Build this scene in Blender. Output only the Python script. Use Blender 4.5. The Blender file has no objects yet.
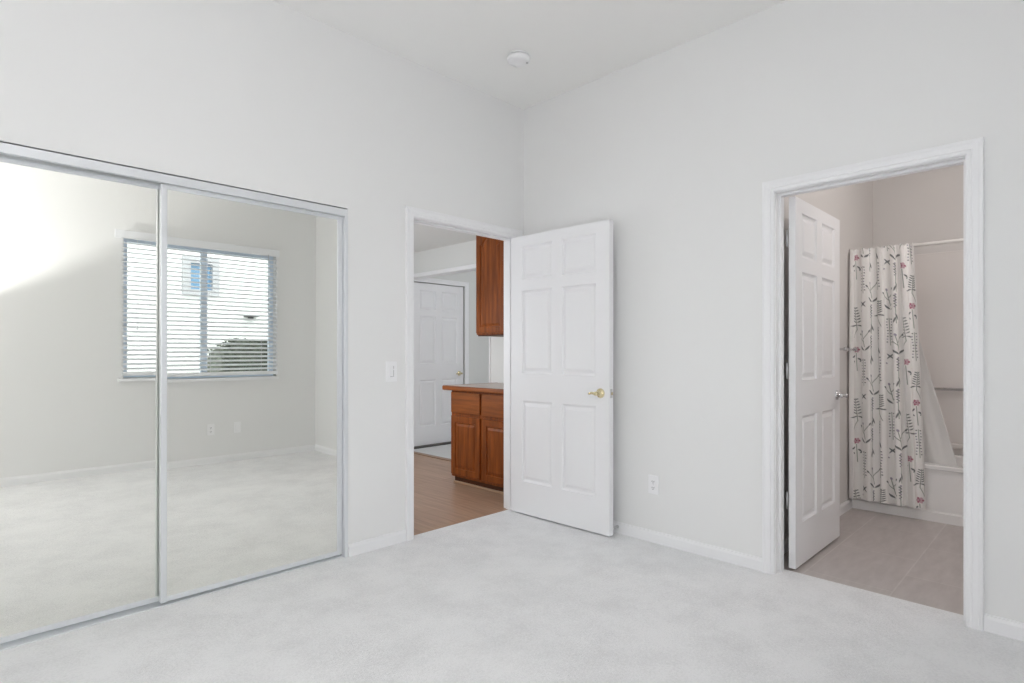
import bpy, bmesh, math, random
import numpy as np
from mathutils import Vector, Matrix
random.seed(7)
scn = bpy.context.scene
COL = scn.collection

# ------------------------------------------------------------------ camera, world, lights, exposure
cam_d = bpy.data.cameras.new('camera')
cam_d.sensor_fit = 'HORIZONTAL'; cam_d.sensor_width = 36.0
cam_d.lens = 571.35 / 1024 * 36.0
cam_d.shift_y = 10.85 / 1024
cam_d.clip_start = 0.02; cam_d.clip_end = 200
cam = bpy.data.objects.new('camera', cam_d); COL.objects.link(cam)
cam.location = (-3.1636, -3.0287, 1.19)
cam.rotation_euler = (math.pi / 2, 0, 0.7841 - math.pi / 2)
scn.camera = cam

scn.view_settings.view_transform = 'Standard'
scn.view_settings.look = 'None'
scn.view_settings.gamma = 1.0
scn.view_settings.use_curve_mapping = False
scn.view_settings.exposure = 0.0

cy = scn.cycles
cy.max_bounces = 14; cy.diffuse_bounces = 8; cy.glossy_bounces = 6; cy.transparent_max_bounces = 16
cy.use_guiding = True; cy.use_surface_guiding = True; cy.guiding_training_samples = 64
cy.sample_clamp_indirect = 6.0
cy.use_denoising = True; cy.denoising_input_passes = 'RGB_ALBEDO_NORMAL'; cy.denoising_prefilter = 'NONE'

world = bpy.data.worlds.new('overcast_sky'); scn.world = world; world.use_nodes = True
wb = world.node_tree.nodes['Background']
wb.inputs[0].default_value = (0.90, 0.95, 1.0, 1); wb.inputs[1].default_value = 2.8

def light(name, typ, loc, energy, color=(1, 1, 1), target=None, **kw):
    d = bpy.data.lights.new(name, typ); d.energy = energy; d.color = color
    for k, v in kw.items(): setattr(d, k, v)
    o = bpy.data.objects.new(name, d); COL.objects.link(o); o.location = loc
    if target is not None:
        o.rotation_euler = (Vector(target) - Vector(loc)).to_track_quat('-Z', 'Y').to_euler()
    return o

light('sun', 'SUN', (0, 0, 20), 1.8, (1, .98, .95), target=(-6, -14, 0), angle=0.05)
# the photographer's flash, bounced off the ceiling and the wall behind the camera
light('bounce_flash', 'SPOT', (-3.75, -2.65, 1.35), 132, (0.99, 0.988, 0.988), target=(-3.60, -3.39, 2.75),
      spot_size=math.radians(116), spot_blend=0.24, shadow_soft_size=0.03)
# soft fill light added behind the camera to light the room directly
light('room_fill_light', 'POINT', (-3.95, -2.35, 1.30), 14.5, (0.992, 0.988, 0.985), shadow_soft_size=0.32)
light('window_sky_portal', 'AREA', (-1.19, -3.50, 1.586), 1, (1, 1, 1), target=(-1.19, 0, 1.586), shape='RECTANGLE', size=1.44, size_y=1.37).data.cycles.is_portal = True
# unseen fill lights added to brighten the rooms beyond the two doors
light('bath_fill_light', 'POINT', (0.95, -3.0, 2.40), 17, (1.0, 0.955, 0.93), shadow_soft_size=0.12)
light('kitchen_daylight_fill', 'AREA', (-1.27, 1.45, 1.35), 20, (0.90, 0.95, 1.0), target=(1.0, 1.45, 1.25), shape='RECTANGLE', size=1.1, size_y=1.1)  # added panel standing in for window daylight; no window is built here
light('hall_fill_light', 'POINT', (1.75, 1.25, 2.1), 13, (0.94, 0.96, 1.0), shadow_soft_size=0.12)

# ------------------------------------------------------------------ helpers
def tag(o, label=None, cat=None, group=None, kind=None):
    if label: o['label'] = label
    if cat: o['category'] = cat
    if group: o['group'] = group
    if kind: o['kind'] = kind
    return o

class MB:
    """collects geometry for one mesh"""
    def __init__(s): s.v = []; s.f = []; s.sm = []
    def add(s, vs, fs, smooth=False):
        n = len(s.v); s.v += [tuple(v) for v in vs]
        for f in fs: s.f.append(tuple(n + i for i in f)); s.sm.append(smooth)
        return s
    def box(s, x0, x1, y0, y1, z0, z1):
        x0, x1 = sorted((x0, x1)); y0, y1 = sorted((y0, y1)); z0, z1 = sorted((z0, z1))
        vs = [(x, y, z) for z in (z0, z1) for y in (y0, y1) for x in (x0, x1)]
        return s.add(vs, [(0, 2, 3, 1), (4, 5, 7, 6), (0, 1, 5, 4), (2, 6, 7, 3), (0, 4, 6, 2), (1, 3, 7, 5)])
    def bbox(s, x0, x1, y0, y1, z0, z1, r=.003, seg=2):
        bm = bmesh.new(); bmesh.ops.create_cube(bm, size=1)
        for v in bm.verts:
            v.co = ((x0 + x1) / 2 + v.co.x * abs(x1 - x0), (y0 + y1) / 2 + v.co.y * abs(y1 - y0), (z0 + z1) / 2 + v.co.z * abs(z1 - z0))
        bmesh.ops.bevel(bm, geom=list(bm.edges), offset=r, segments=seg, profile=.5, affect='EDGES')
        bm.verts.index_update()
        s.add([v.co.copy() for v in bm.verts], [[v.index for v in f.verts] for f in bm.faces]); bm.free(); return s
    def tube(s, pts, r, n=12, cap=True):
        pts = [Vector(p) for p in pts]; rs = r if isinstance(r, (list, tuple)) else [r] * len(pts)
        rings = []; t0 = (pts[1] - pts[0]).normalized()
        u = t0.orthogonal().normalized()
        for i, p in enumerate(pts):
            a = pts[max(i - 1, 0)]; b = pts[min(i + 1, len(pts) - 1)]
            t = (b - a).normalized()
            u = (u - t * u.dot(t)).normalized(); w = t.cross(u)
            rings.append([p + (u * math.cos(2 * math.pi * k / n) + w * math.sin(2 * math.pi * k / n)) * rs[i] for k in range(n)])
        vs = [q for rg in rings for q in rg]; fs = []
        for i in range(len(pts) - 1):
            for k in range(n):
                fs.append((i * n + k, i * n + (k + 1) % n, (i + 1) * n + (k + 1) % n, (i + 1) * n + k))
        s.add(vs, fs, True)
        if cap:
            m = len(s.v) - len(vs)
            s.f.append(tuple(m + k for k in reversed(range(n)))); s.sm.append(False)
            s.f.append(tuple(m + (len(pts) - 1) * n + k for k in range(n))); s.sm.append(False)
        return s
    def lathe(s, prof, origin, axis, n=32):
        """prof: (radius, height) pairs along axis from origin"""
        ax = Vector(axis).normalized(); u = ax.orthogonal().normalized(); w = ax.cross(u); o = Vector(origin)
        vs = []; fs = []
        for (r, h) in prof:
            for k in range(n):
                a = 2 * math.pi * k / n
                vs.append(o + ax * h + (u * math.cos(a) + w * math.sin(a)) * max(r, 1e-5))
        for i in range(len(prof) - 1):
            for k in range(n):
                fs.append((i * n + k, i * n + (k + 1) % n, (i + 1) * n + (k + 1) % n, (i + 1) * n + k))
        m = len(s.v); s.add(vs, fs, True)
        s.f.append(tuple(m + k for k in reversed(range(n)))); s.sm.append(False)
        s.f.append(tuple(m + (len(prof) - 1) * n + k for k in range(n))); s.sm.append(False)
        return s
    def build(s, name, mat, parent=None, weld=False):
        me = bpy.data.meshes.new(name); me.from_pydata(s.v, [], s.f)
        me.polygons.foreach_set('use_smooth', s.sm); me.update()
        bm = bmesh.new(); bm.from_mesh(me)
        if weld: bmesh.ops.remove_doubles(bm, verts=bm.verts, dist=1e-5)
        bmesh.ops.recalc_face_normals(bm, faces=bm.faces); bm.to_mesh(me); bm.free()
        o = bpy.data.objects.new(name, me); COL.objects.link(o)
        if mat: me.materials.append(mat)
        if parent:
            o.parent = parent
            o.matrix_parent_inverse = Matrix.Translation(parent.location).inverted()
        return o

def empty(name, loc=(0, 0, 0)):
    o = bpy.data.objects.new(name, None); COL.objects.link(o); o.location = loc; o.empty_display_size = .1
    return o

def grid_solid(us, vs, holes, w0, w1, mp):
    """one connected board in (u, v) with rectangular holes, from depth w0 to w1; mp maps (u, v, w) to a point"""
    us = sorted(set(us) | {h[i] for h in holes for i in (0, 1)}); vs = sorted(set(vs) | {h[i] for h in holes for i in (2, 3)})
    full = {}
    for i in range(len(us) - 1):
        for j in range(len(vs) - 1):
            cu = (us[i] + us[i + 1]) / 2; cv = (vs[j] + vs[j + 1]) / 2
            full[i, j] = not any(h[0] < cu < h[1] and h[2] < cv < h[3] for h in holes)
    m = MB(); idx = {}
    def V(i, j, k):
        if (i, j, k) not in idx:
            idx[i, j, k] = len(m.v); m.v.append(tuple(mp(us[i], vs[j], (w0, w1)[k])))
        return idx[i, j, k]
    def F(*q): m.f.append(tuple(V(*a) for a in q)); m.sm.append(False)
    for (i, j), ok in full.items():
        if not ok: continue
        for k in (0, 1): F((i, j, k), (i + 1, j, k), (i + 1, j + 1, k), (i, j + 1, k))
        if not full.get((i - 1, j)): F((i, j, 0), (i, j + 1, 0), (i, j + 1, 1), (i, j, 1))
        if not full.get((i + 1, j)): F((i + 1, j, 0), (i + 1, j + 1, 0), (i + 1, j + 1, 1), (i + 1, j, 1))
        if not full.get((i, j - 1)): F((i, j, 0), (i + 1, j, 0), (i + 1, j, 1), (i, j, 1))
        if not full.get((i, j + 1)): F((i, j + 1, 0), (i + 1, j + 1, 0), (i + 1, j + 1, 1), (i, j + 1, 1))
    return m

def u_sweep(prof, u0, u1, v0, v1, mp):
    """profile (outward offset, depth) swept mitred up, across and down an opening"""
    m = MB(); n = len(prof)
    vs = []
    for path in range(4):
        for o, d in prof:
            u = (u0 - o) if path < 2 else (u1 + o); v = v0 if path in (0, 3) else v1 + o
            vs.append(mp(u, v, d))
    fs = [(p * n + k, p * n + (k + 1) % n, (p + 1) * n + (k + 1) % n, (p + 1) * n + k) for p in range(3) for k in range(n)]
    fs += [tuple(range(n)), tuple(3 * n + k for k in reversed(range(n)))]
    return m.add(vs, fs)

def extrude_profile(prof, a, b, mp):
    m = MB(); n = len(prof)
    vs = [mp(a, z, d) for d, z in prof] + [mp(b, z, d) for d, z in prof]
    return m.add(vs, [(k, (k + 1) % n, n + (k + 1) % n, n + k) for k in range(n)] + [tuple(range(n)), tuple(n + k for k in reversed(range(n)))])

BASEPROF = [(0, -.01), (.013, -.01), (.013, .054), (.010, .061), (.007, .065), (.006, .071), (0, .073)]
CASEPROF = [(.004, 0), (.004, .010), (.010, .013), (.020, .0135), (.024, .0175), (.030, .0165), (.046, .0185), (.052, .0215), (.062, .0215), (.064, .018), (.064, 0)]
JAMBPROF = [(.018, -.001), (.018, -.119), (0, -.119), (0, -.084), (-.011, -.084), (-.011, -.042), (0, -.042), (0, -.001)]

# ------------------------------------------------------------------ materials
def mat(name, color, rough=.5, metal=0.0, spec=.5, **kw):
    m = bpy.data.materials.new(name); m.use_nodes = True
    b = m.node_tree.nodes['Principled BSDF']
    b.inputs['Base Color'].default_value = (*color, 1); b.inputs['Roughness'].default_value = rough
    b.inputs['Metallic'].default_value = metal; b.inputs['Specular IOR Level'].default_value = spec
    return m
def nodes(m): return m.node_tree.nodes, m.node_tree.links, m.node_tree.nodes['Principled BSDF']
def coord(m, scale=(1, 1, 1), rot=(0, 0, 0), kind='Object'):
    N, L, B = nodes(m); t = N.new('ShaderNodeTexCoord'); p = N.new('ShaderNodeMapping')
    p.inputs['Scale'].default_value = scale; p.inputs['Rotation'].default_value = rot
    L.new(t.outputs[kind], p.inputs[0]); return p.outputs[0]
def noise(m, vec, scale, detail=3, rough=.5):
    N, L, B = nodes(m); n = N.new('ShaderNodeTexNoise'); n.inputs['Scale'].default_value = scale
    n.inputs['Detail'].default_value = detail; n.inputs['Roughness'].default_value = rough; L.new(vec, n.inputs['Vector']); return n.outputs['Fac']
def ramp(m, fac, stops):
    N, L, B = nodes(m); r = N.new('ShaderNodeValToRGB')
    while len(r.color_ramp.elements) < len(stops): r.color_ramp.elements.new(.5)
    for e, (p, c) in zip(r.color_ramp.elements, stops): e.position = p; e.color = (*c, 1)
    L.new(fac, r.inputs[0]); return r.outputs[0]
def bump(m, h, strength, dist):
    N, L, B = nodes(m); b = N.new('ShaderNodeBump'); b.inputs['Strength'].default_value = strength; b.inputs['Distance'].default_value = dist
    L.new(h, b.inputs['Height']); L.new(b.outputs[0], B.inputs['Normal'])
def setcol(m, c): m.node_tree.links.new(c, m.node_tree.nodes['Principled BSDF'].inputs['Base Color'])

def paint(name, color, tex=True, rough=.6):
    m = mat(name, color, rough, spec=.25)
    if tex:
        v = coord(m); bump(m, noise(m, v, 60, 2), .05, .002)
    return m
M_WALL = paint('wall_paint', (.847, .847, .846))
M_CEIL = paint('ceiling_paint', (.935, .932, .92))
M_TRIM = paint('trim_paint', (.90, .90, .915), False, .35)
M_DOOR = paint('door_paint', (.885, .885, .90), False, .38)
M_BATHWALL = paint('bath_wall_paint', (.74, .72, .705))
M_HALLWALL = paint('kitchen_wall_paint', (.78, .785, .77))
M_PLATE = mat('switch_plastic', (.92, .92, .935), .3)
M_SLOT = mat('dark_slot', (.05, .05, .05), .6)
M_ALU = mat('white_aluminium', (.76, .78, .805), .28, .25)
M_STEEL = mat('brushed_track', (.45, .47, .49), .35, .9)
M_BRASS = mat('brass', (.72, .63, .40), .18, 1.0)
M_CHROME = mat('chrome', (.72, .72, .74), .12, 1.0)
M_HINGE = mat('satin_nickel', (.62, .62, .63), .3, 1.0)
M_VINYL = mat('vinyl_frame', (.74, .83, .95), .3)
M_BLIND = mat('blind_white', (.87, .88, .91), .45)
M_TUB = mat('acrylic_white', (.90, .89, .888), .18)
M_SURROUND = mat('surround_acrylic', (.80, .765, .745), .3)
M_MIRROR = mat('mirror_silver', (.93, .932, .885), 0.0, 1.0)
M_GREENEDGE = mat('mirror_edge', (.42, .50, .48), .2, .3)

# carpet
M_CARPET = mat('carpet', (.7, .7, .7), .95, spec=.08)
v = coord(M_CARPET)
N, L, B = nodes(M_CARPET)
big = noise(M_CARPET, v, 3.2, 7, .72); fine = noise(M_CARPET, v, 95, 3, .7)
mix = N.new('ShaderNodeMath'); mix.operation = 'MULTIPLY_ADD'; mix.inputs[1].default_value = .8
L.new(fine, mix.inputs[0]); L.new(big, mix.inputs[2])
setcol(M_CARPET, ramp(M_CARPET, mix.outputs[0], [(.50, (.73, .725, .73)), (.77, (.815, .815, .825)), (1.04, (.90, .90, .91))]))
bump(M_CARPET, noise(M_CARPET, v, 330, 3, .7), .55, .006)

# wood plank floor of the kitchen
M_PLANK = mat('plank_floor', (.25, .15, .1), .38, spec=.4)
v = coord(M_PLANK, rot=(0, 0, math.pi / 2))
N, L, B = nodes(M_PLANK)
br = N.new('ShaderNodeTexBrick'); L.new(v, br.inputs['Vector'])
br.inputs['Scale'].default_value = 1; br.inputs['Brick Width'].default_value = 1.22; br.inputs['Row Height'].default_value = .15
br.inputs['Mortar Size'].default_value = .0015; br.offset = .37
br.inputs['Color1'].default_value = (.39, .25, .17, 1); br.inputs['Color2'].default_value = (.45, .30, .215, 1); br.inputs['Mortar'].default_value = (.30, .19, .13, 1)
gr = ramp(M_PLANK, noise(M_PLANK, coord(M_PLANK, (24, 1.6, 1)), 1.6, 5, .6), [(.3, (.80, .78, .76)), (.7, (1.15, 1.12, 1.08))])
mx = N.new('ShaderNodeMix'); mx.data_type = 'RGBA'; mx.blend_type = 'MULTIPLY'; mx.inputs[0].default_value = 1
L.new(br.outputs[0], mx.inputs[6]); L.new(gr, mx.inputs[7]); setcol(M_PLANK, mx.outputs[2])

# hall floor
M_HALLFLOOR = mat('pale_sheet_floor', (.70, .70, .70), .5)
M_STRIP = mat('threshold_wood', (.30, .19, .12), .4)

# bath tile
M_TILE = mat('bath_tile', (.3, .27, .26), .35, spec=.35)
v = coord(M_TILE, rot=(0, 0, 0)); N, L, B = nodes(M_TILE)
br = N.new('ShaderNodeTexBrick')
sh = N.new('ShaderNodeMapping'); sh.inputs['Location'].default_value = (.10, -.045 + .005, 0); L.new(v, sh.inputs[0]); L.new(sh.outputs[0], br.inputs['Vector'])
br.inputs['Scale'].default_value = 1; br.inputs['Brick Width'].default_value = .60; br.inputs['Row Height'].default_value = .40
br.inputs['Mortar Size'].default_value = .004; br.inputs['Mortar Smooth'].default_value = .2; br.offset = .5
br.inputs['Color1'].default_value = (.52, .475, .46, 1); br.inputs['Color2'].default_value = (.55, .505, .487, 1); br.inputs['Mortar'].default_value = (.60, .56, .54, 1)
gr = ramp(M_TILE, noise(M_TILE, coord(M_TILE, (2.5, 9, 1)), 2.2, 5, .6), [(.3, (.90, .89, .89)), (.7, (1.06, 1.06, 1.06))])
mx = N.new('ShaderNodeMix'); mx.data_type = 'RGBA'; mx.blend_type = 'MULTIPLY'; mx.inputs[0].default_value = 1
L.new(br.outputs[0], mx.inputs[6]); L.new(gr, mx.inputs[7]); setcol(M_TILE, mx.outputs[2])

def wood(name, dark, light_, axis, rough=.38):
    m = mat(name, light_, rough, spec=.3)
    sc = {'z': (14, 14, 1.1), 'y': (14, 1.1, 14)}[axis]
    f = noise(m, coord(m, sc), 2.2, 6, .62)
    setcol(m, ramp(m, f, [(.28, dark), (.52, tuple((a + b) / 2 for a, b in zip(dark, light_))), (.72, light_)]))
    bump(m, f, .08, .002)
    return m
M_WOOD = wood('cherry_upright_grain', (.11, .027, .005), (.34, .090, .016), 'z')
M_WOODH = wood('cherry_level_grain', (.15, .040, .008), (.36, .105, .020), 'y')
M_KICK = wood('cherry_dark', (.05, .018, .008), (.11, .04, .015), 'y')
M_COUNTER = mat('counter_laminate', (.62, .52, .46), .28)

# glass: clear with a Fresnel reflection
M_GLASS = bpy.data.materials.new('window_glass'); M_GLASS.use_nodes = True
nt = M_GLASS.node_tree; nt.nodes.clear()
o_ = nt.nodes.new('ShaderNodeOutputMaterial'); t_ = nt.nodes.new('ShaderNodeBsdfTransparent'); g_ = nt.nodes.new('ShaderNodeBsdfGlossy')
g_.inputs['Roughness'].default_value = 0.02; fr = nt.nodes.new('ShaderNodeFresnel'); fr.inputs[0].default_value = 1.35; mxs = nt.nodes.new('ShaderNodeMixShader')
t_.inputs[0].default_value = (.95, .975, .97, 1)
nt.links.new(fr.outputs[0], mxs.inputs[0]); nt.links.new(t_.outputs[0], mxs.inputs[1]); nt.links.new(g_.outputs[0], mxs.inputs[2]); nt.links.new(mxs.outputs[0], o_.inputs[0])

# ------------------------------------------------------------------ the bedroom shell
CEIL = 3.0487
W = 3.39          # wall behind the camera at y = -W
XL = -4.35        # wall beyond the closet
mL = lambda u, v, w: (u, w, v)            # left wall, y = w
mR = lambda u, v, w: (w, u, v)            # right wall, x = w
mB = lambda u, v, w: (u, -W - w, v)       # back wall
ENT = (-1.02, -.098, 2.05)                # bedroom door opening
BATH = (-2.668, -1.868, 2.045)            # bathroom door opening
CLX = -1.485                              # closet opening edge

def structure(o, label, cat): return tag(o, label, cat, kind='structure')
structure(grid_solid([XL - .1, 3.3], [-.15, CEIL + .1], [(XL, CLX, -.15, 2.028), (ENT[0] - .018, ENT[1] + .018, -.15, ENT[2] + .018)], 0, .12, mL).build('wall_left', M_WALL),
          'off-white painted wall with the mirrored closet and the doorway to the kitchen', 'wall')
structure(grid_solid([-W - .1, 0], [-.15, CEIL + .1], [(BATH[0] - .018, BATH[1] + .018, -.15, BATH[2] + .018)], 0, .12, mR).build('wall_right', M_WALL),
          'off-white painted wall with the bathroom doorway', 'wall')
WIN = (-1.912, -.472, .900, 2.272)
structure(grid_solid([XL - .1, .12], [-.3, CEIL + .1], [WIN], 0, .14, mB).build('wall_back', M_WALL),
          'off-white window wall seen in the closet mirrors', 'wall')
structure(MB().box(XL - .1, XL, -W, .12, -.15, CEIL + .1).build('wall_side', M_WALL), 'off-white wall beside the camera', 'wall')
structure(MB().box(XL - .1, .12, -W - .1, .12, CEIL, CEIL + .1).build('ceiling', M_CEIL), 'plain off-white bedroom ceiling above the closet wall', 'ceiling')
# carpet: one slab with a tongue into each doorway
poly = [(XL, -W), (0, -W), (0, BATH[0]), (.112, BATH[0]), (.112, BATH[1]), (0, BATH[1]), (0, 0), (ENT[1], 0), (ENT[1], .045), (ENT[0], .045), (ENT[0], 0), (CLX, 0), (CLX, .11), (XL, .11)]
n = len(poly)
m = MB().add([(x, y, 0) for x, y in poly] + [(x, y, -.1) for x, y in poly], [tuple(range(n)), tuple(n + k for k in range(n))] + [(k, (k + 1) % n, n + (k + 1) % n, n + k) for k in range(n)])
structure(m.build('floor', M_CARPET), 'pale grey cut pile carpet of the bedroom', 'floor')

def baseboard(name, a, b, mp, label, mt=None):
    return structure(extrude_profile(BASEPROF, a, b, mp).build(name, mt or M_TRIM), label, 'baseboard')
baseboard('baseboard_left', CLX + .002, ENT[0] - .064, lambda u, v, w: (u, -w, v), 'short white baseboard between closet and kitchen doorway')
baseboard('baseboard_right', 0, BATH[1] + .064, lambda u, v, w: (-w, u, v), 'white baseboard below the outlet between open door and bathroom')
baseboard('baseboard_right', BATH[0] - .064, -W + .013, lambda u, v, w: (-w, u, v), 'white baseboard on the camera side of the bathroom doorway')
baseboard('baseboard_back', XL, 0, lambda u, v, w: (u, -W + w, v), 'white baseboard under the window, seen in the mirrors')
baseboard('baseboard_corner', ENT[1] + .064, -.013, lambda u, v, w: (u, -w, v), 'stub of white baseboard behind the open bedroom door')

# closet interior behind the mirrors
structure(MB().box(XL - .1, -1.36, .72, .82, -.15, 2.6).build('wall_closet', M_WALL), 'closet back wall behind the mirror doors', 'wall')
structure(MB().box(XL, -1.46, .12, .72, 2.35, 2.45).build('ceiling_closet', M_WALL), 'closet ceiling behind the mirror doors', 'ceiling')
structure(MB().box(XL, -1.46, .11, .72, -.1, -.001).build('floor_closet', M_CARPET), 'closet floor behind the mirror doors', 'floor')

# ------------------------------------------------------------------ door casings
def casing(name, op, mp, mpj, label):
    c = u_sweep(CASEPROF, op[0], op[1], -.01, op[2], mp).build(name, M_TRIM)
    structure(c, label, 'door casing')
    u_sweep(JAMBPROF, op[0], op[1], -.01, op[2], mpj).build('jamb', M_TRIM, c)
    return c
casing('trim_1', ENT, lambda u, v, w: (u, -w, v), lambda u, v, w: (u, -w, v), 'white casing around the doorway to the kitchen')
casing('trim_2', BATH, lambda u, v, w: (-w, u, v), lambda u, v, w: (-w, u, v), 'white moulded casing around the bathroom doorway')

# ------------------------------------------------------------------ six panel doors
def six_panel(width, height, thick, stile=.105, mull=.09):
    """door slab in (u, v, w): u along the width, v up, w through the thickness (0 = face, -thick = other face)"""
    p = (width - 2 * stile - mull) / 2
    us = [0, stile, stile + p, stile + p + mull, width - stile, width]
    vs = [0, .235, .825, 1.025, 1.628, 1.71, 1.955, height]
    m = MB()
    for face in (0, 1):
        def P(u, v, d): return (u, v, -d if face == 0 else -thick + d)
        for i in range(5):
            for j in range(7):
                a, b, c, d = us[i], us[i + 1], vs[j], vs[j + 1]
                if i in (1, 3) and j in (1, 3, 5):
                    loops = [(0, 0), (.005, .008), (.013, .013), (.019, .013), (.040, .003)]
                    rects = [[P(a + o, c + o, q), P(b - o, c + o, q), P(b - o, d - o, q), P(a + o, d - o, q)] for o, q in loops]
                    vv = [x for r in rects for x in r]
                    ff = [(k * 4 + e, k * 4 + (e + 1) % 4, k * 4 + 4 + (e + 1) % 4, k * 4 + 4 + e) for k in range(len(loops) - 1) for e in range(4)]
                    ff.append(tuple(4 * (len(loops) - 1) + e for e in range(4)))
                    m.add(vv, ff)
                else:
                    m.add([P(a, c, 0), P(b, c, 0), P(b, d, 0), P(a, d, 0)], [(0, 1, 2, 3)])
    for i in range(5):
        for v_ in (0, height): m.add([(us[i], v_, 0), (us[i + 1], v_, 0), (us[i + 1], v_, -thick), (us[i], v_, -thick)], [(0, 1, 2, 3)])
    for j in range(7):
        for u_ in (0, width): m.add([(u_, vs[j], 0), (u_, vs[j + 1], 0), (u_, vs[j + 1], -thick), (u_, vs[j], -thick)], [(0, 1, 2, 3)])
    return m
def mapped(m, fn):
    m.v = [tuple(fn(*p)) for p in m.v]; return m

def lever(name, mt, base, out, along, parent, length=.105):
    """rose with a curved lever; out points away from the door face, along towards the hinge"""
    b = Vector(base); o = Vector(out); a = Vector(along); up = Vector((0, 0, 1))
    h = MB().lathe([(.0315, 0), (.0315, .004), (.029, .009), (.020, .013), (.0125, .016), (.0115, .046), (.013, .050), (.013, .060), (.009, .063)], b, o, 28).build(name, mt, parent)
    pts = [b + o * .050, b + o * .054 + a * .2 * length, b + o * .056 + a * .5 * length + up * .003, b + o * .054 + a * .78 * length + up * .001, b + o * .050 + a * length - up * .004]
    MB().tube(pts, [.0095, .0095, .0085, .008, .0065], 14).build('lever', mt, h)
    return h
def hinge(loc, parent, leaf):
    h = MB().tube([(loc[0], loc[1], loc[2] - .045), (loc[0], loc[1], loc[2] + .045)], .006, 12).build('hinge', M_HINGE, parent)
    MB().box(*leaf, loc[2] - .044, loc[2] + .044).build('hinge_leaf', M_HINGE, h)
    return h

# bedroom door, standing open against the right wall
SW = .871; HY = -.017; FX = -.150
d1 = mapped(six_panel(SW, 2.03, .044), lambda u, v, w: (-w, -u, .012 + v)).build('door_1', M_DOOR, weld=True)
d1.location = (FX, HY, 0)
structure(d1, 'white six panel door standing open by the corner, with brass lever', 'door')
lever('door_handle', M_BRASS, (FX, HY - SW + .068, .925), (-1, 0, 0), (0, 1, 0), d1, .058)
lever('door_handle', M_BRASS, (FX + .044, HY - SW + .068, .925), (1, 0, 0), (0, 1, 0), d1, .075)
lp = MB().box(FX + .010, FX + .034, HY - SW - .0012, HY - SW + .001, .925 - .029, .925 + .029).build('latch_plate', M_HINGE, d1)
MB().bbox(FX + .017, FX + .027, HY - SW - .010, HY - SW, .925 - .009, .925 + .009, .002, 1).build('latch_bolt', M_BRASS, lp)
for z in (.22, 1.05, 1.84): hinge((FX + .049, HY + .002, z), d1, (FX + .006, FX + .047, HY, HY + .002))
d1.rotation_euler.z = .0173

# bathroom door, open into the bathroom
BW = .80; BX = .126; BF = -1.926
d2 = mapped(six_panel(BW, 2.03, .035), lambda u, v, w: (BX + u, BF - w, .010 + v)).build('door_2', M_DOOR, weld=True)
structure(d2, 'white six panel bathroom door swung inward, with chrome lever', 'door')
lever('door_handle', M_CHROME, (BX + BW - .065, BF, .918), (0, -1, 0), (-1, 0, 0), d2)
lever('door_handle', M_CHROME, (BX + BW - .065, BF + .035, .918), (0, 1, 0), (-1, 0, 0), d2)
for z in (.377, 1.089, 1.818): hinge((.130, -1.881, z), d2, (.100, .127, BATH[1] - .002, BATH[1] + .0005))

# ------------------------------------------------------------------ closet mirror doors
fr_ = tag(empty('closet_track_frame', (-2.9, .05, 0)), 'white metal head track, side channel and floor track around the mirrored closet doors', 'closet track')
MB().bbox(XL, CLX - .002, -.010, .010, 1.979, 2.019, .002, 1).build('head_fascia', M_ALU, fr_)
MB().box(XL, CLX - .004, .010, .10, 2.004, 2.0135).build('head_track', M_STEEL, fr_)
MB().bbox(CLX - .0205, CLX, -.010, .10, 0, 1.98, .002, 1).build('side_channel', M_ALU, fr_)
MB().box(XL, CLX - .022, .020, .100, -.002, .004).build('floor_track', M_ALU, fr_)
def mirror_door(x0, x1, yf, z0, z1, label):
    """front face of the frame at y = yf"""
    r = tag(empty('sliding_mirror_door', ((x0 + x1) / 2, yf, z0)), label, 'mirror door', 'mirrored closet doors')
    g = grid_solid([x0, x1], [z0, z1], [(x0 + .026, x1 - .030, z0 + .022, z1 - .020)], yf, yf + .022, mL).build('door_frame', M_ALU, r)
    MB().box(x0 + .022, x1 - .026, yf + .005, yf + .011, z0 + .018, z1 - .016).build('mirror_glass', M_MIRROR, r)
    return r, g
def lean(r, a): r.rotation_euler.x = a
r1, g1 = mirror_door(-2.434, -1.508, .019, .018, 1.977, 'right-hand mirror door sliding in front, beside the side channel')
MB().bbox(-2.434, -2.408, .011, .0195, .0175, 1.975, .003, 2).build('stile_grip', M_ALU, r1)
r2, g2 = mirror_door(-3.72, -2.395, .057, .016, 1.977, 'left-hand mirror door running behind the other')
lean(r1, .0032); lean(r2, .006)   # the panels hang a touch out of plumb

# ------------------------------------------------------------------ small wall and ceiling fittings
sd = tag(empty('smoke_detector', (-.60, -.53, CEIL)), 'round white smoke detector on the ceiling', 'smoke detector')
MB().lathe([(.066, 0), (.068, .004), (.067, .007)], (-.60, -.53, CEIL), (0, 0, -1), 40).build('mounting_plate', M_PLATE, sd)
MB().lathe([(.055, .004), (.055, .013), (.071, .015), (.073, .020), (.069, .036), (.060, .043), (.03, .043), (0, .043)], (-.60, -.53, CEIL), (0, 0, -1), 40).build('detector_body', M_PLATE, sd)
MB().lathe([(.008, 0), (.007, .002), (0, .0025)], (-.56, -.565, CEIL - .0435), (0, 0, -1), 16).build('test_button', mat('grey_button', (.55, .55, .56), .4), sd)

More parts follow.
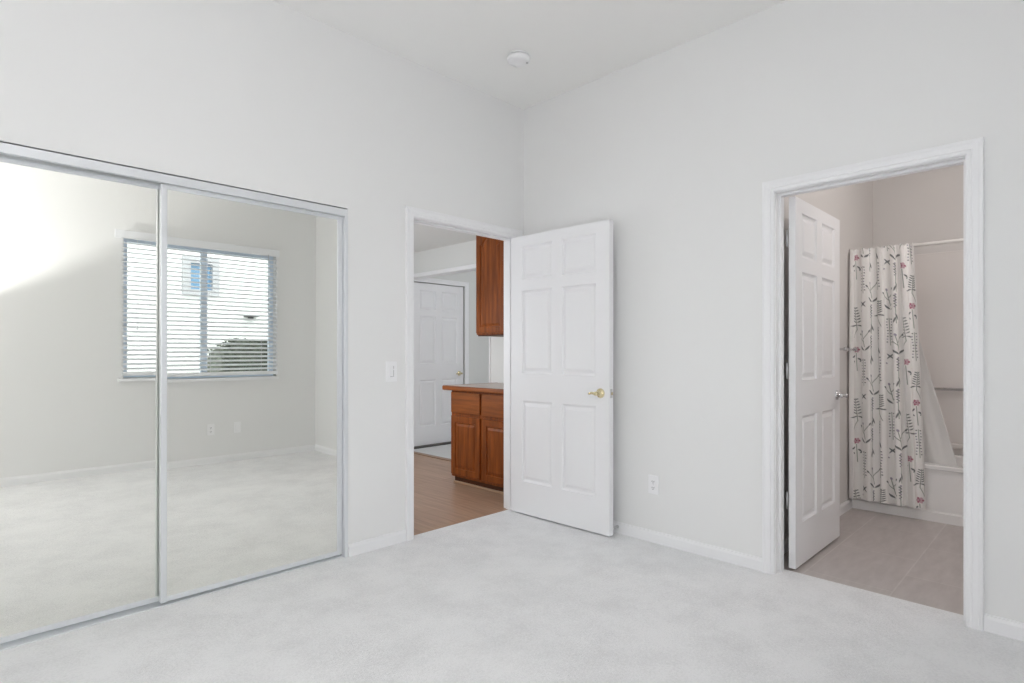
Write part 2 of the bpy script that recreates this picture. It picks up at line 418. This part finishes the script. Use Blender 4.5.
def plate(name, cx, cz, mp, label, cat, kind, group=None, w=.072, h=.117):
    """mp(u, v, w): w points out of the wall"""
    def bx(m, u0, u1, v0, v1, w0, w1, r=None):
        a = mp(u0, v0, w0); b = mp(u1, v1, w1)
        if r: m.bbox(min(a[0], b[0]), max(a[0], b[0]), min(a[1], b[1]), max(a[1], b[1]), a[2], b[2], r, 2)
        else: m.box(a[0], b[0], a[1], b[1], a[2], b[2])
        return m
    o = bx(MB(), cx - w / 2, cx + w / 2, cz - h / 2, cz + h / 2, 0, .006, .0025).build(name, M_PLATE)
    tag(o, label, cat, group)
    if kind == 'outlet':
        for s in (-1, 1):
            c = cz + s * .0195
            f = bx(MB(), cx - .017, cx + .017, c - .0145, c + .0145, .004, .008, .0015).build('receptacle', M_PLATE, o)
            for du in (-.0065, .0065): bx(MB(), cx + du - .0014, cx + du + .0014, c - .003, c + .006, .006, .0083).build('slot', M_SLOT, f)
            bx(MB(), cx - .0025, cx + .0025, c - .0105, c - .006, .006, .0083).build('ground_hole', M_SLOT, f)
        bx(MB(), cx - .0025, cx + .0025, cz - .0025, cz + .0025, .005, .0075, .001).build('screw', M_HINGE, o)
    elif kind == 'switch':
        bx(MB(), cx - .0168, cx + .0168, cz - .034, cz + .034, .004, .0085, .002).build('rocker', M_PLATE, o)
        for s in (-1, 1): bx(MB(), cx - .0025, cx + .0025, cz + s * .048 - .0025, cz + s * .048 + .0025, .005, .0072, .001).build('screw', M_PLATE, o)
    elif kind == 'slider':
        bx(MB(), cx - .0168, cx + .0105, cz - .034, cz + .034, .004, .0095, .002).build('rocker', M_PLATE, o)
        s = bx(MB(), cx + .012, cx + .0165, cz - .034, cz + .034, .004, .0068).build('slider_slot', mat('slot_grey', (.55, .55, .56), .5), o)
        bx(MB(), cx + .0118, cx + .0168, cz + .008, cz + .016, .0062, .0105, .001).build('slider', M_PLATE, s)
        bx(MB(), cx - .012, cx + .006, cz - .0335, cz - .030, .0085, .0103).build('status_strip', M_SLOT if False else mat('strip_grey', (.5, .5, .52), .5), o)
    return o
plate('light_switch', -1.187, 1.072, lambda u, v, w: (u, -w, v), 'white dimmer switch between mirrored closet and kitchen doorway', 'light switch', 'slider', w=.080, h=.125)
plate('wall_outlet', -1.128, .361, lambda u, v, w: (-w, u, v), 'white duplex outlet low between the open door and the bathroom', 'outlet', 'outlet')
plate('wall_outlet', -1.155, .358, lambda u, v, w: (u, -W + w, v), 'white duplex outlet with dark sockets under the window, seen in the mirror', 'outlet', 'outlet')
plate('wall_plate', -.890, .358, lambda u, v, w: (u, -W + w, v), 'plain white plate beside the outlet under the window, seen in the mirror', 'wall plate', 'switch')

# spring door stop on the baseboard behind the door
ds = tag(empty('door_stop', (-.013, -.868, .045)), 'small spring door stop on the baseboard behind the open door', 'door stop')
pts = [(-.016 - .05 * t / 60, -.868 + .006 * math.cos(t * .9), .045 + .006 * math.sin(t * .9)) for t in range(61)]
MB().tube(pts, .0018, 6).build('spring', M_HINGE, ds)
MB().lathe([(.010, 0), (.010, .005)], (-.013, -.868, .045), (-1, 0, 0), 16).build('base', M_HINGE, ds)
MB().lathe([(.007, 0), (.0085, .003), (.0085, .012), (.006, .015)], (-.066, -.868, .045), (-1, 0, 0), 16).build('rubber_tip', mat('rubber', (.75, .75, .74), .7), ds)

# ------------------------------------------------------------------ window and blind in the wall behind the camera
MX = -1.196
w1 = grid_solid([WIN[0] + .002, WIN[1] - .002], [WIN[2] + .002, WIN[3] - .002],
                [(WIN[0] + .045, MX - .030, WIN[2] + .055, WIN[3] - .045), (MX + .030, WIN[1] - .045, WIN[2] + .045, WIN[3] - .045)], .075, .125, mB).build('window_1', M_VINYL)
structure(w1, 'white framed two pane sliding window seen in the mirrored closet doors', 'window')
MB().box(WIN[0] + .040, MX - .027, -W - .105, -W - .100, WIN[2] + .050, WIN[3] - .040).build('pane', M_GLASS, w1)
MB().box(MX + .027, WIN[1] - .040, -W - .105, -W - .100, WIN[2] + .040, WIN[3] - .040).build('pane', M_GLASS, w1)
MB().bbox(WIN[0] - .045, WIN[1] + .018, -W - .07, -W + .045, .868, .898, .004, 2).build('sill', M_TRIM, w1)

bl = tag(empty('window_blind', (-1.18, -W + .03, 2.3)), 'white horizontal slat blind over the window, seen in the closet mirrors', 'window blind')
BX0, BX1, BY = -1.930, -.474, -W + .038
MB().bbox(BX0 - .065, BX1 + .010, -W + .064, -W + .074, 2.235, 2.312, .002, 1).build('valance', M_BLIND, bl)
MB().bbox(BX0, BX1, -W + .006, -W + .062, 2.255, 2.305, .002, 1).build('headrail', M_BLIND, bl)
MB().bbox(BX0, BX1, BY - .025, BY + .025, .925, .962, .004, 2).build('bottom_rail', M_BLIND, bl)
NSL = 28
for k in range(NSL):
    z = .992 + k * (2.24 - .992) / NSL
    t = math.radians(20); c, s = math.cos(t), math.sin(t)
    m = MB(); vs = []
    for x in (BX0, BX1):
        for q in (-1, -.5, 0, .5, 1):
            for th in (-1, 1):
                yy = q * .0250; zz = .0025 * (1 - q * q) + th * .0014
                vs.append((x, BY + yy * c - zz * s, z - yy * s + zz * c))
    fs = []
    for q in range(4):
        fs.append((q * 2, q * 2 + 2, 10 + q * 2 + 2, 10 + q * 2)); fs.append((q * 2 + 1, q * 2 + 3, 10 + q * 2 + 3, 10 + q * 2 + 1))
    fs += [(0, 1, 11, 10), (8, 9, 19, 18), (0, 2, 4, 6, 8, 9, 7, 5, 3, 1), (10, 12, 14, 16, 18, 19, 17, 15, 13, 11)]
    m.add(vs, fs).build('slat', M_BLIND, bl)
for x in (-1.70, -1.18, -.66):
    MB().tube([(x, BY + .027, .962), (x, BY + .027, 2.26)], .0012, 6).build('ladder_cord', M_BLIND, bl)
MB().tube([(-.59, BY + .045, 1.53), (-.59, BY + .045, 2.25)], .0042, 8).build('tilt_wand', mat('wand_grey', (.55, .57, .6), .3), bl)
lc = MB().tube([(-1.815, BY + .040, 1.40), (-1.815, BY + .040, 2.25)], .0016, 6).build('lift_cord', M_BLIND, bl)
MB().lathe([(.003, 0), (.006, -.01), (.008, -.035), (.006, -.04)], (-1.815, BY + .040, 1.405), (0, 0, 1), 12).build('tassel', M_BLIND, lc)

# ------------------------------------------------------------------ outside the window
M_STUCCO = paint('white_stucco', (.82, .82, .80))
M_GROUND = mat('gravel', (.45, .44, .42), .9)
structure(MB().box(-14, 14, -16, -W - .14, -.45, -.15).build('ground', M_GROUND), 'pale ground outside the window', 'ground')
hs = tag(empty('neighbour_house', (.5, -9.35, -.15)), 'white stucco house with one small window, seen through the blind in the mirror', 'house')
HY0 = -9.42
grid_solid([-9, 9], [-.15, 6.2], [(.28, .80, 2.32, 2.96)], 0, .25, lambda u, v, w: (u, HY0 - w, v)).build('stucco_wall', M_STUCCO, hs)
hw = grid_solid([.20, .87], [2.26, 3.02], [(.34, .74, 2.38, 2.90)], -.05, .06, lambda u, v, w: (u, HY0 - w, v)).build('window_trim', mat('house_trim', (.46, .45, .47), .6), hs)
MB().box(.33, .75, HY0 - .05, HY0 - .04, 2.37, 2.91).build('pane', mat('blue_glass', (.16, .30, .46), .08), hw)
hl = MB().bbox(1.36, 1.62, HY0, HY0 + .16, 1.875, 1.91, .01, 2).build('porch_lamp', mat('dark_bronze', (.06, .06, .06), .5), hs)
MB().bbox(1.44, 1.55, HY0, HY0 + .04, 1.81, 1.88, .008, 2).build('lamp_bracket', mat('dark_bronze_plate', (.08, .08, .08), .5), hl)

# hedge: leafy mass with small leaf cards over a solid core
M_LEAF = mat('hedge_leaf', (.10, .16, .06), .6)
setcol(M_LEAF, ramp(M_LEAF, noise(M_LEAF, coord(M_LEAF), 9, 4), [(.3, (.03, .038, .026)), (.7, (.12, .135, .095))]))
hm = MB(); rng = np.random.default_rng(3)
hx0, hx1, hy0, hy1 = -.10, 2.6, -6.95, -6.25
def htop(x): return 1.15 + .15 * min(1, max(0, (x + .10) / .32)) + .02 * math.sin(7 * x)
NX = 60
ring = []
for i in range(NX + 1):
    x = hx0 + (hx1 - hx0) * i / NX; zt = htop(x)
    for (yy, zz) in ((hy1, -.15), (hy1 + .03, .5), (hy1, zt - .1), (hy1 - .1, zt), (hy0 + .1, zt), (hy0, zt - .1), (hy0, -.15)):
        j = rng.normal(0, .018, 3); ring.append((x + j[0] * .3, yy + j[1], zz + (j[2] if zz > 0 else 0)))
fs = [(i * 7 + k, i * 7 + (k + 1) % 7, (i + 1) * 7 + (k + 1) % 7, (i + 1) * 7 + k) for i in range(NX) for k in range(7)]
fs += [tuple(range(7)), tuple(NX * 7 + k for k in range(7))]
hedge = MB().add(ring, fs).build('hedge', M_LEAF)
tag(hedge, 'clipped green hedge outside the window, seen low through the blind', 'hedge')
for q in range(5200):
    x = rng.uniform(hx0, hx1); zt = htop(x)
    if rng.random() < .6: y = hy1 + rng.uniform(-.02, .06); z = rng.uniform(.1, zt)
    else: y = rng.uniform(hy0, hy1); z = zt + rng.uniform(-.03, .05)
    a = Vector(rng.normal(0, 1, 3)).normalized(); b = a.orthogonal().normalized(); L_ = rng.uniform(.02, .04)
    c = Vector((x, y, z))
    hm.add([c - a * L_, c + b * L_ * .4, c + a * L_, c - b * L_ * .4], [(0, 1, 2, 3)])
tag(hm.build('foliage', M_LEAF, hedge), kind='stuff')

# ------------------------------------------------------------------ kitchen and hall beyond the bedroom door
KZ = 2.365
structure(MB().box(-1.30, .81, .045, 2.95, -.1, -.004).build('floor_kitchen', M_PLANK), 'brown wood plank floor of the kitchen', 'floor')
structure(MB().box(.84, 3.3, .12, 2.95, -.1, -.004).build('floor_hall', M_HALLFLOOR), 'white floor before the far door, past the kitchen planks', 'floor')
structure(MB().bbox(.785, .855, 1.25, 2.84, -.05, .006, .004, 1).build('trim_3', M_STRIP), 'brown wooden threshold strip between planks and white floor', 'threshold')
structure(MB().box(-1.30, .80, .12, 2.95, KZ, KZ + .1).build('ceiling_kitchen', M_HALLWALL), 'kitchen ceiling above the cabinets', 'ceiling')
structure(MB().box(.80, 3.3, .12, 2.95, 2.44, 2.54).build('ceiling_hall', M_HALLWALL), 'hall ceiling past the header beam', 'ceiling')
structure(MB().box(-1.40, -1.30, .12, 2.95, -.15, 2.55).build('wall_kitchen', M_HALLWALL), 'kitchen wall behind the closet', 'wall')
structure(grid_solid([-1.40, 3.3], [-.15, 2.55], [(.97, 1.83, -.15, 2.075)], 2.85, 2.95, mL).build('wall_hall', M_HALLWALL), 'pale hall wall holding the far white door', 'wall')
structure(MB().box(.80, 2.0, 2.96, 3.0, -.15, 2.3).build('light_block_behind_door', M_HALLWALL), 'unseen backing added behind the far door to block sky light', 'wall')  # added backing, keeps sky light from leaking around the door
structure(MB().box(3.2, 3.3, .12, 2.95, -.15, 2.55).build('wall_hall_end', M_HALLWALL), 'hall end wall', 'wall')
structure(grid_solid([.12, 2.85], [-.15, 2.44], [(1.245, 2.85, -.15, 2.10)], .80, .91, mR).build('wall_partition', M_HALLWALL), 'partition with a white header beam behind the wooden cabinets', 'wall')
structure(MB().bbox(.785, .925, 1.20, 2.85, 2.07, 2.115, .004, 1).build('trim_4', M_TRIM), 'white trim strip under the header beam', 'trim')
structure(MB().bbox(.79, .92, 1.232, 1.250, 0, 2.07, .003, 1).build('trim_5', M_TRIM), 'white edge trim of the partition behind the cabinets', 'trim')

d3 = mapped(six_panel(.82, 2.045, .035), lambda u, v, w: (.985 + u, 2.853 - w, .018 + v)).build('door_3', M_DOOR, weld=True)
structure(d3, 'closed white six panel door at the far end beyond the kitchen', 'door')
lever('door_handle', M_BRASS, (.985 + .82 - .07, 2.853, .91), (0, -1, 0), (-1, 0, 0), d3, .09)
structure(u_sweep(CASEPROF, .975, 1.825, -.01, 2.07, lambda u, v, w: (u, 2.85 - w, v)).build('trim_6', M_TRIM), 'white casing around the far closed door', 'door casing')
structure(MB().box(.975, 1.825, 2.80, 2.90, -.004, .014).build('trim_7', mat('door_sill_dark', (.08, .075, .07), .5)), 'dark sill under the far closed door', 'door sill')

def raised_panel(y0, y1, z0, z1, xf, thick, frame=.055, arch=0.0):
    """cabinet door or drawer facing -x; front at x = xf. With arch > 0 the top rail carries a cathedral arch"""
    m = MB(); K = 24 if arch else 1
    def loop(o):
        a, b, c, d = y0 + o, y1 - o, z0 + o, z1 - o
        top = []
        for k in range(K + 1):
            t = k / K; y = b + (a - b) * t
            h = 0
            if arch:
                s = abs(2 * t - 1); h = -arch * (1 if s > .80 else (1 - math.sqrt(max(0, 1 - (s / .80) ** 2.2))))
            top.append((y, d + h))
        return [(a, c), (b, c)] + top
    def outer():
        top = [(y1 + (y0 - y1) * k / K, z1) for k in range(K + 1)]
        return [(y0, z0), (y1, z0)] + top
    rings = [([(y, z) for y, z in outer()], xf + thick), (outer(), xf + .003)]
    o2 = [(y0 + .003 if abs(y - y0) < 1e-6 else (y1 - .003 if abs(y - y1) < 1e-6 else y), z0 + .003 if abs(z - z0) < 1e-6 else z - .003) for y, z in outer()]
    rings.append((o2, xf))
    if frame:
        for o, dx in ((frame, 0), (frame + .004, .009), (frame + .013, .010), (frame + .034, .001)): rings.append((loop(o), xf + dx))
    n = len(rings[0][0]); vs = [(x, y, z) for pts, x in rings for y, z in pts]; fs = []
    for r in range(len(rings) - 1):
        for k in range(n): fs.append((r * n + k, r * n + (k + 1) % n, (r + 1) * n + (k + 1) % n, (r + 1) * n + k))
    fs.append(tuple(range(n)))
    # fan of the inner field
    a = (len(rings) - 1) * n
    c = len(vs); ys = [p[0] for p in rings[-1][0]]; zs = [p[1] for p in rings[-1][0]]
    vs.append((rings[-1][1], (min(ys) + max(ys)) / 2, (min(zs) + max(zs)) / 2))
    for k in range(n): fs.append((a + k, a + (k + 1) % n, c))
    return m.add(vs, fs)

CF = .155
bc = tag(empty('base_cabinet', (.45, .63, 0)), 'cherry wood base cabinet with two drawers over two doors', 'cabinet')
MB().box(CF, .785, .20, 1.062, .062, .848).build('carcass', M_WOOD, bc)
MB().box(.190, .78, .21, 1.058, -.004, .062).build('toe_kick', M_KICK, bc)
MB().bbox(.174, .192, .205, 1.064, -.004, .016, .005, 2).build('shoe_moulding', mat('shoe_tan', (.42, .27, .17), .4), bc)
for y0, y1 in ((.232, .632), (.662, 1.050)):
    raised_panel(y0, y1, .085, .615, CF - .019, .019).build('door', M_WOOD, bc)
    raised_panel(y0, y1, .645, .830, CF - .019, .019, frame=0).build('drawer', M_WOODH, bc)
ct = tag(empty('countertop', (.45, .63, .87)), 'kitchen countertop with wooden edge on the base cabinet', 'countertop')
MB().bbox(.125, .797, .125, 1.11, .849, .886, .003, 1).build('top', M_COUNTER, ct)
MB().bbox(.098, .127, .125, 1.125, .846, .887, .010, 3).build('front_edge', M_WOODH, ct)
MB().bbox(.098, .797, 1.105, 1.135, .846, .887, .010, 3).build('end_edge', M_WOODH, ct)
UF = .470
uc = tag(empty('wall_cabinet', (.62, .6, 1.35)), 'cherry wood upper cabinet with arched door panel hung on the partition', 'cabinet')
MB().box(UF, .799, .20, 1.072, 1.357, 2.362).build('carcass', M_WOOD, uc)
for y0, y1 in ((.232, .640), (.672, 1.062)):
    raised_panel(y0, y1, 1.372, 2.335, UF - .019, .019, arch=.075).build('door', M_WOOD, uc)
MB().bbox(UF + .01, .79, .205, 1.067, 1.344, 1.360, .003, 1).build('light_rail', M_KICK, uc)

# ------------------------------------------------------------------ bathroom
BLY = -1.765; BBX = 2.46; TX = 1.80
structure(MB().box(.112, BBX + .1, -3.9, BLY, -.1, -.006).build('floor_bath', M_TILE), 'taupe tile floor of the bathroom', 'floor')
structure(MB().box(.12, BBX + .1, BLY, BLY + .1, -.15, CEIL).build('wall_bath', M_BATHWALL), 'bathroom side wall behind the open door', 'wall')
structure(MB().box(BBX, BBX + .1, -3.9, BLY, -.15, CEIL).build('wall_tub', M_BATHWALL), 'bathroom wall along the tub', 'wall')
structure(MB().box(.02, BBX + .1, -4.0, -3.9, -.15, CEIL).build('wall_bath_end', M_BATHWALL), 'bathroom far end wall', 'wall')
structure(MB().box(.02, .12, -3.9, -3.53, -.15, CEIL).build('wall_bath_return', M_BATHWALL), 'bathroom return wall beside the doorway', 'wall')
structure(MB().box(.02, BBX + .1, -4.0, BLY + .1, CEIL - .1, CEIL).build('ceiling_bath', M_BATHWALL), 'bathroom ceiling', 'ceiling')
baseboard('baseboard_bath', .14, TX - .004, lambda u, v, w: (u, BLY - w, v - .006), 'white baseboard behind the bathroom door')

# tub: apron, rim and basin in one shell
def rrect(x0, x1, y0, y1, r, z, n=6):
    pts = []
    for cx, cy_, a0 in ((x1 - r, y1 - r, 0), (x0 + r, y1 - r, 90), (x0 + r, y0 + r, 180), (x1 - r, y0 + r, 270)):
        for k in range(n + 1):
            a = math.radians(a0 + 90 * k / n); pts.append((cx + r * math.cos(a), cy_ + r * math.sin(a), z))
    return pts
TY0, TY1 = -3.29, BLY - .003
RZ = .392
loops = [rrect(TX - .004, BBX - .01, TY0, TY1, .004, -.006), rrect(TX - .004, BBX - .01, TY0, TY1, .004, .058), rrect(TX + .008, BBX - .01, TY0, TY1, .004, .066),
         rrect(TX + .016, BBX - .01, TY0, TY1, .004, RZ - .035), rrect(TX - .004, BBX - .01, TY0, TY1, .004, RZ - .028), rrect(TX - .004, BBX - .01, TY0, TY1, .004, RZ - .006), rrect(TX + .004, BBX - .012, TY0 + .004, TY1 - .004, .004, RZ),
         rrect(TX + .075, BBX - .07, TY0 + .07, TY1 - .07, .10, RZ), rrect(TX + .085, BBX - .08, TY0 + .08, TY1 - .08, .10, RZ - .012),
         rrect(TX + .125, BBX - .12, TY0 + .14, TY1 - .2, .10, .12), rrect(TX + .17, BBX - .16, TY0 + .2, TY1 - .26, .08, .085)]
m = MB(); n = len(loops[0]); vs = [p for l in loops for p in l]
fs = [(r * n + k, r * n + (k + 1) % n, (r + 1) * n + (k + 1) % n, (r + 1) * n + k) for r in range(len(loops) - 1) for k in range(n)]
fs += [tuple(range(n)), tuple((len(loops) - 1) * n + k for k in range(n))]
tub = m.add(vs, fs).build('bathtub', M_TUB)
tag(tub, 'white bathtub with plain apron behind the floral shower curtain', 'bathtub')
# tub surround panels (back and near side wall) with a ledge
su = structure(MB().bbox(BBX - .016, BBX + .004, TY0, BLY, RZ + .001, 1.985, .005, 2).build('trim_8', M_SURROUND), 'pale shower panel above the far side of the tub', 'shower panel')
MB().bbox(BBX - .055, BBX - .012, TY0 + .01, BLY - .018, RZ + .05, RZ + .085, .012, 3).build('ledge', M_SURROUND, su)
structure(MB().bbox(TX - .02, BBX - .016, BLY - .014, BLY + .004, RZ + .001, 1.985, .005, 2).build('trim_9', M_SURROUND), 'pale shower panel on the side wall behind the curtain', 'shower panel')

gb = tag(empty('grab_bar', (BBX - .016, -2.5, .9)), 'grey metal grab bar on the shower wall above the tub', 'grab bar')
MB().tube([(BBX - .016, -2.02, .902), (BBX - .05, -2.02, .902), (BBX - .062, -2.035, .902), (BBX - .062, -2.915, .902), (BBX - .05, -2.93, .902), (BBX - .016, -2.93, .902)], .0125, 14).build('bar', M_CHROME, gb)
for y in (-2.02, -2.93): MB().lathe([(.036, 0), (.036, .005), (.03, .009)], (BBX - .016, y, .902), (-1, 0, 0), 24).build('flange', M_CHROME, gb)

tb = tag(empty('towel_bar', (1.6, BLY, 1.215)), 'short chrome towel bar on the bathroom wall behind the door', 'towel bar')
MB().tube([(1.435, BLY - .058, 1.213), (1.700, BLY - .058, 1.213)], .007, 12).build('bar', M_CHROME, tb)
for x in (1.445, 1.690):
    MB().lathe([(.024, 0), (.024, .004), (.014, .010), (.009, .016), (.009, .044), (.015, .050), (.015, .066), (.009, .071)], (x, BLY, 1.213), (0, -1, 0), 20).build('post', M_CHROME, tb)

RODX, RODZ = 1.775, 1.957
rod = tag(empty('curtain_rod', (RODX, -2.5, RODZ)), 'white shower curtain rod across the tub', 'curtain rod')
MB().tube([(RODX, BLY - .014, RODZ), (RODX, TY0, RODZ)], .0125, 14).build('rod', mat('rod_white', (.84, .82, .80), .3), rod)
MB().lathe([(.026, 0), (.026, .008), (.017, .014), (.016, .03)], (RODX, BLY - .012, RODZ), (0, -1, 0), 20).build('end_cap', mat('cap_white', (.80, .78, .76), .3), rod)
NR = 9

# printed curtain: cloth coordinates (s across, t down) carry the print as colour
def cloth(name, y_top0, y_top1, y_bot0, y_bot1, x_c, z_top, z_bot0, z_bot1, folds, amp, ns, nt, width, seed, draw, mt, parent=None, expo=.8):
    rg = np.random.default_rng(seed)
    s = np.linspace(0, 1, ns); t = np.linspace(0, 1, nt)
    S, T = np.meshgrid(s, t)
    ph = S * folds * 2 * np.pi + .9 * np.sin(S * 7 + 1.0) + .25 * np.sin(S * 17)
    flat = (.55 + .45 * np.clip(T * 1.6, 0, 1)) * (1 - .35 * np.sin(S * 5.3) ** 2)
    X = x_c - amp * np.sin(ph + .25 * np.sin(T * 3 + S * 9)) * flat - .25 * amp * np.sin(2.3 * ph + 2 * T) * T
    ya = y_top0 + (y_top1 - y_top0) * S; yb = y_bot0 + (y_bot1 - y_bot0) * S
    e = T ** expo
    Y = ya * (1 - e) + yb * e + .35 * amp * np.sin(2 * ph + .6) * .5
    zb = z_bot0 + (z_bot1 - z_bot0) * S
    Z = z_top + (zb - z_top) * T + .010 * (1 - T) ** 8 * np.sin(ph * 2)
    co = np.stack([X, Y, Z], -1).reshape(-1, 3)
    idx = np.arange(ns * nt).reshape(nt, ns)
    q = np.stack([idx[:-1, :-1], idx[:-1, 1:], idx[1:, 1:], idx[1:, :-1]], -1).reshape(-1, 4)
    me = bpy.data.meshes.new(name)
    me.vertices.add(len(co)); me.vertices.foreach_set('co', co.ravel())
    me.loops.add(q.size); me.loops.foreach_set('vertex_index', q.ravel())
    me.polygons.add(len(q)); me.polygons.foreach_set('loop_start', np.arange(0, q.size, 4)); me.polygons.foreach_set('loop_total', np.full(len(q), 4))
    me.polygons.foreach_set('use_smooth', np.ones(len(q), bool)); me.update(); me.validate()
    if draw is not None:
        col = draw(S * width, T * (z_top - (z_bot0 + z_bot1) / 2))
        a = me.color_attributes.new('print', 'FLOAT_COLOR', 'POINT')
        a.data.foreach_set('color', np.concatenate([col.reshape(-1, 3), np.ones((len(co), 1))], 1).astype(np.float32).ravel())
    o = bpy.data.objects.new(name, me); COL.objects.link(o); me.materials.append(mt)
    so = o.modifiers.new('thickness', 'SOLIDIFY'); so.thickness = .0012
    if parent:
        o.parent = parent; o.matrix_parent_inverse = Matrix.Translation(parent.location).inverted()
    return o

CLOTH_W = .66
def floral(U, V):
    base = np.empty(U.shape + (3,)); base[...] = (.88, .865, .85)
    G = np.array((.16, .17, .175)); GR = np.array((.30, .32, .29)); RD = np.array((.42, .16, .22)); PK = np.array((.60, .40, .45)); LV = np.array((.36, .33, .40))
    def put(d, w, c, k=.0022):
        nonlocal base
        a = np.clip((w - d) / k + .5, 0, 1)[..., None]; base = base * (1 - a) + c * a
    def sub(u0, v0, r):  # window for speed
        us = U[0]; vs_ = V[:, 0]
        return slice(np.searchsorted(vs_, v0 - r), np.searchsorted(vs_, v0 + r)), slice(np.searchsorted(us, u0 - r), np.searchsorted(us, u0 + r))
    def seg(p, q, w, c):
        r = math.hypot(q[0] - p[0], q[1] - p[1]) / 2 + w + .01; sl = sub((p[0] + q[0]) / 2, (p[1] + q[1]) / 2, r)
        u, v = U[sl], V[sl]
        if u.size == 0: return
        dx, dy = q[0] - p[0], q[1] - p[1]; tt = np.clip(((u - p[0]) * dx + (v - p[1]) * dy) / (dx * dx + dy * dy + 1e-12), 0, 1)
        d = np.hypot(u - p[0] - tt * dx, v - p[1] - tt * dy) ; ww = w * (1 - 0.0 * tt)
        a = np.clip((ww - d) / .0022 + .5, 0, 1)[..., None]; base[sl] = base[sl] * (1 - a) + c * a
    def ell(cx, cy_, a_, b_, ang, c, ring=0):
        a_, b_ = a_ * .88, b_ * .80
        sl = sub(cx, cy_, max(a_, b_) + .01); u, v = U[sl] - cx, V[sl] - cy_
        if u.size == 0: return
        ca, sa = math.cos(ang), math.sin(ang); x = u * ca + v * sa; y = -u * sa + v * ca
        d = (np.sqrt((x / a_) ** 2 + (y / b_) ** 2) - 1) * min(a_, b_)
        if ring: d = np.abs(d + ring) - ring
        a = np.clip(-d / .0022 + .5, 0, 1)[..., None]; base[sl] = base[sl] * (1 - a) + c * a
    rg = np.random.default_rng(11)
    def poppy(u, v):
        for k in range(6): ell(u + .013 * math.cos(k * 1.05), v + .012 * math.sin(k * 1.05), .013, .010, k * 1.05, PK if k % 2 else RD)
        ell(u, v, .012, .011, 0, PK); ell(u, v, .005, .005, 0, RD * .6)
        seg((u, v + .026), (u + .006, v + .16), .0022, GR)
        for s in (-1, 1): ell(u + s * .022, v + .062 + .01 * s, .017, .008, s * .5, G)
        ell(u + .03, v + .085, .012, .007, -.6, G); ell(u - .018, v + .09, .010, .006, .7, G)
    def sprig(u, v, h=.17, lean=.015):
        seg((u, v), (u + lean, v + h), .0021, GR)
        for k in range(6):
            f = k / 6; L_ = .017 + .014 * f
            for s in (-1, 1):
                ell(u + lean * f + s * L_ * .6, v + .012 + h * .72 * f - .006, L_ * .62, .0048, s * (-.45), G)
        for s in (-1, 1): ell(u + lean + s * .026, v + h * .82, .028, .006, s * .15, G)
        seg((u + lean, v + h), (u - lean, v + h + .06), .0018, GR)
    def lavender(u, v):
        for k in range(10): ell(u + .003 * (-1) ** k, v + k * .010, .0075 if k < 7 else .006, .0062, .3 * (-1) ** k, G if k % 3 else LV)
        seg((u, v + .09), (u + .002, v + .21), .0021, GR)
        ell(u + .007, v + .165, .028, .0055, 1.25, G); ell(u - .006, v + .185, .024, .005, -1.3, G)
    def fork(u, v):
        seg((u, v), (u + .02, v + .11), .0022, GR); seg((u + .012, v + .05), (u + .052, v - .005), .0022, GR); seg((u + .015, v + .075), (u - .032, v + .02), .0022, GR)
        ell(u + .056, v - .008, .013, .008, -.9, G); ell(u, v - .006, .011, .008, 1.2, LV); ell(u - .036, v + .016, .012, .007, .7, G)
        for s in (-1, 1): ell(u + .02 + s * .022, v + .118, .030, .0075, -s * .75, G)
    def berries(u, v):
        seg((u, v), (u + .004, v + .20), .0018, GR)
        for k in range(9):
            for s in (-1, 1): ell(u + s * (.011 + .003 * math.sin(k)), v + .008 + k * .021, .0062, .005, 0, LV if k % 2 else G)
    P = .69
    kinds = [('s', 0.0), ('l', .0), ('f', .22), ('b', .08), ('p', .30)]
    cols = [(.045, 0), (.125, 2), (.205, 1), (.285, 3), (.365, 2), (.445, 1), (.525, 0), (.605, 3)]
    for ci, (u, pat) in enumerate(cols):
        off = (-.30 + ci * .13) % P - P
        for r in range(-1, 5):
            v = off + r * P
            if pat == 0: sprig(u, v + .04); poppy(u + .008, v + .36); 
            elif pat == 1: lavender(u, v); fork(u - .005, v + .30); lavender(u + .006, v + .46)
            elif pat == 2: fork(u, v + .10); berries(u + .01, v + .30); ell(u + .01, v + .58, .03, .006, .8, G); ell(u + .01, v + .58, .03, .006, -.8, G); ell(u - .015, v + .63, .012, .006, .3, LV)
            else: berries(u, v + .02); sprig(u + .01, v + .30, .13, -.012); poppy(u - .006, v + .52) if ci > 6 else lavender(u - .004, v + .50)
    return base
M_CURT = mat('printed_cotton', (.8, .8, .8), .85, spec=.1)
N, L, B = nodes(M_CURT); at = N.new('ShaderNodeAttribute'); at.attribute_name = 'print'; setcol(M_CURT, at.outputs['Color'])
B.inputs['Transmission Weight'].default_value = 0
cur = cloth('shower_curtain', BLY - .022, -2.185, BLY - .020, -2.262, RODX - .042, RODZ + .004, .085, .088, 5.0, .034, 300, 520, CLOTH_W, 5, floral, M_CURT)
tag(cur, 'white shower curtain printed with dark stems and red flowers', 'shower curtain')
for k in range(NR):
    y = BLY - .05 - k * (2.150 - 1.765 - .06) / (NR - 1)
    pts = [(RODX + .019 * math.cos(a), y, RODZ + .019 * math.sin(a) - .004) for a in np.linspace(0, 2 * math.pi, 21)]
    MB().tube(pts, .0022, 6, cap=False).build('curtain_ring', M_PLATE, cur)
M_LINER = mat('white_liner', (.90, .89, .88), .4)
B = M_LINER.node_tree.nodes['Principled BSDF']; B.inputs['Alpha'].default_value = .80
lin = cloth('shower_liner', -1.80, -2.020, -1.90, -2.425, TX + .115, RODZ - .01, .33, .33, 3.0, .005, 90, 120, 1, 9, None, M_LINER, expo=1.0)
tag(lin, 'plain white shower liner hanging inside the tub behind the printed curtain', 'shower liner')
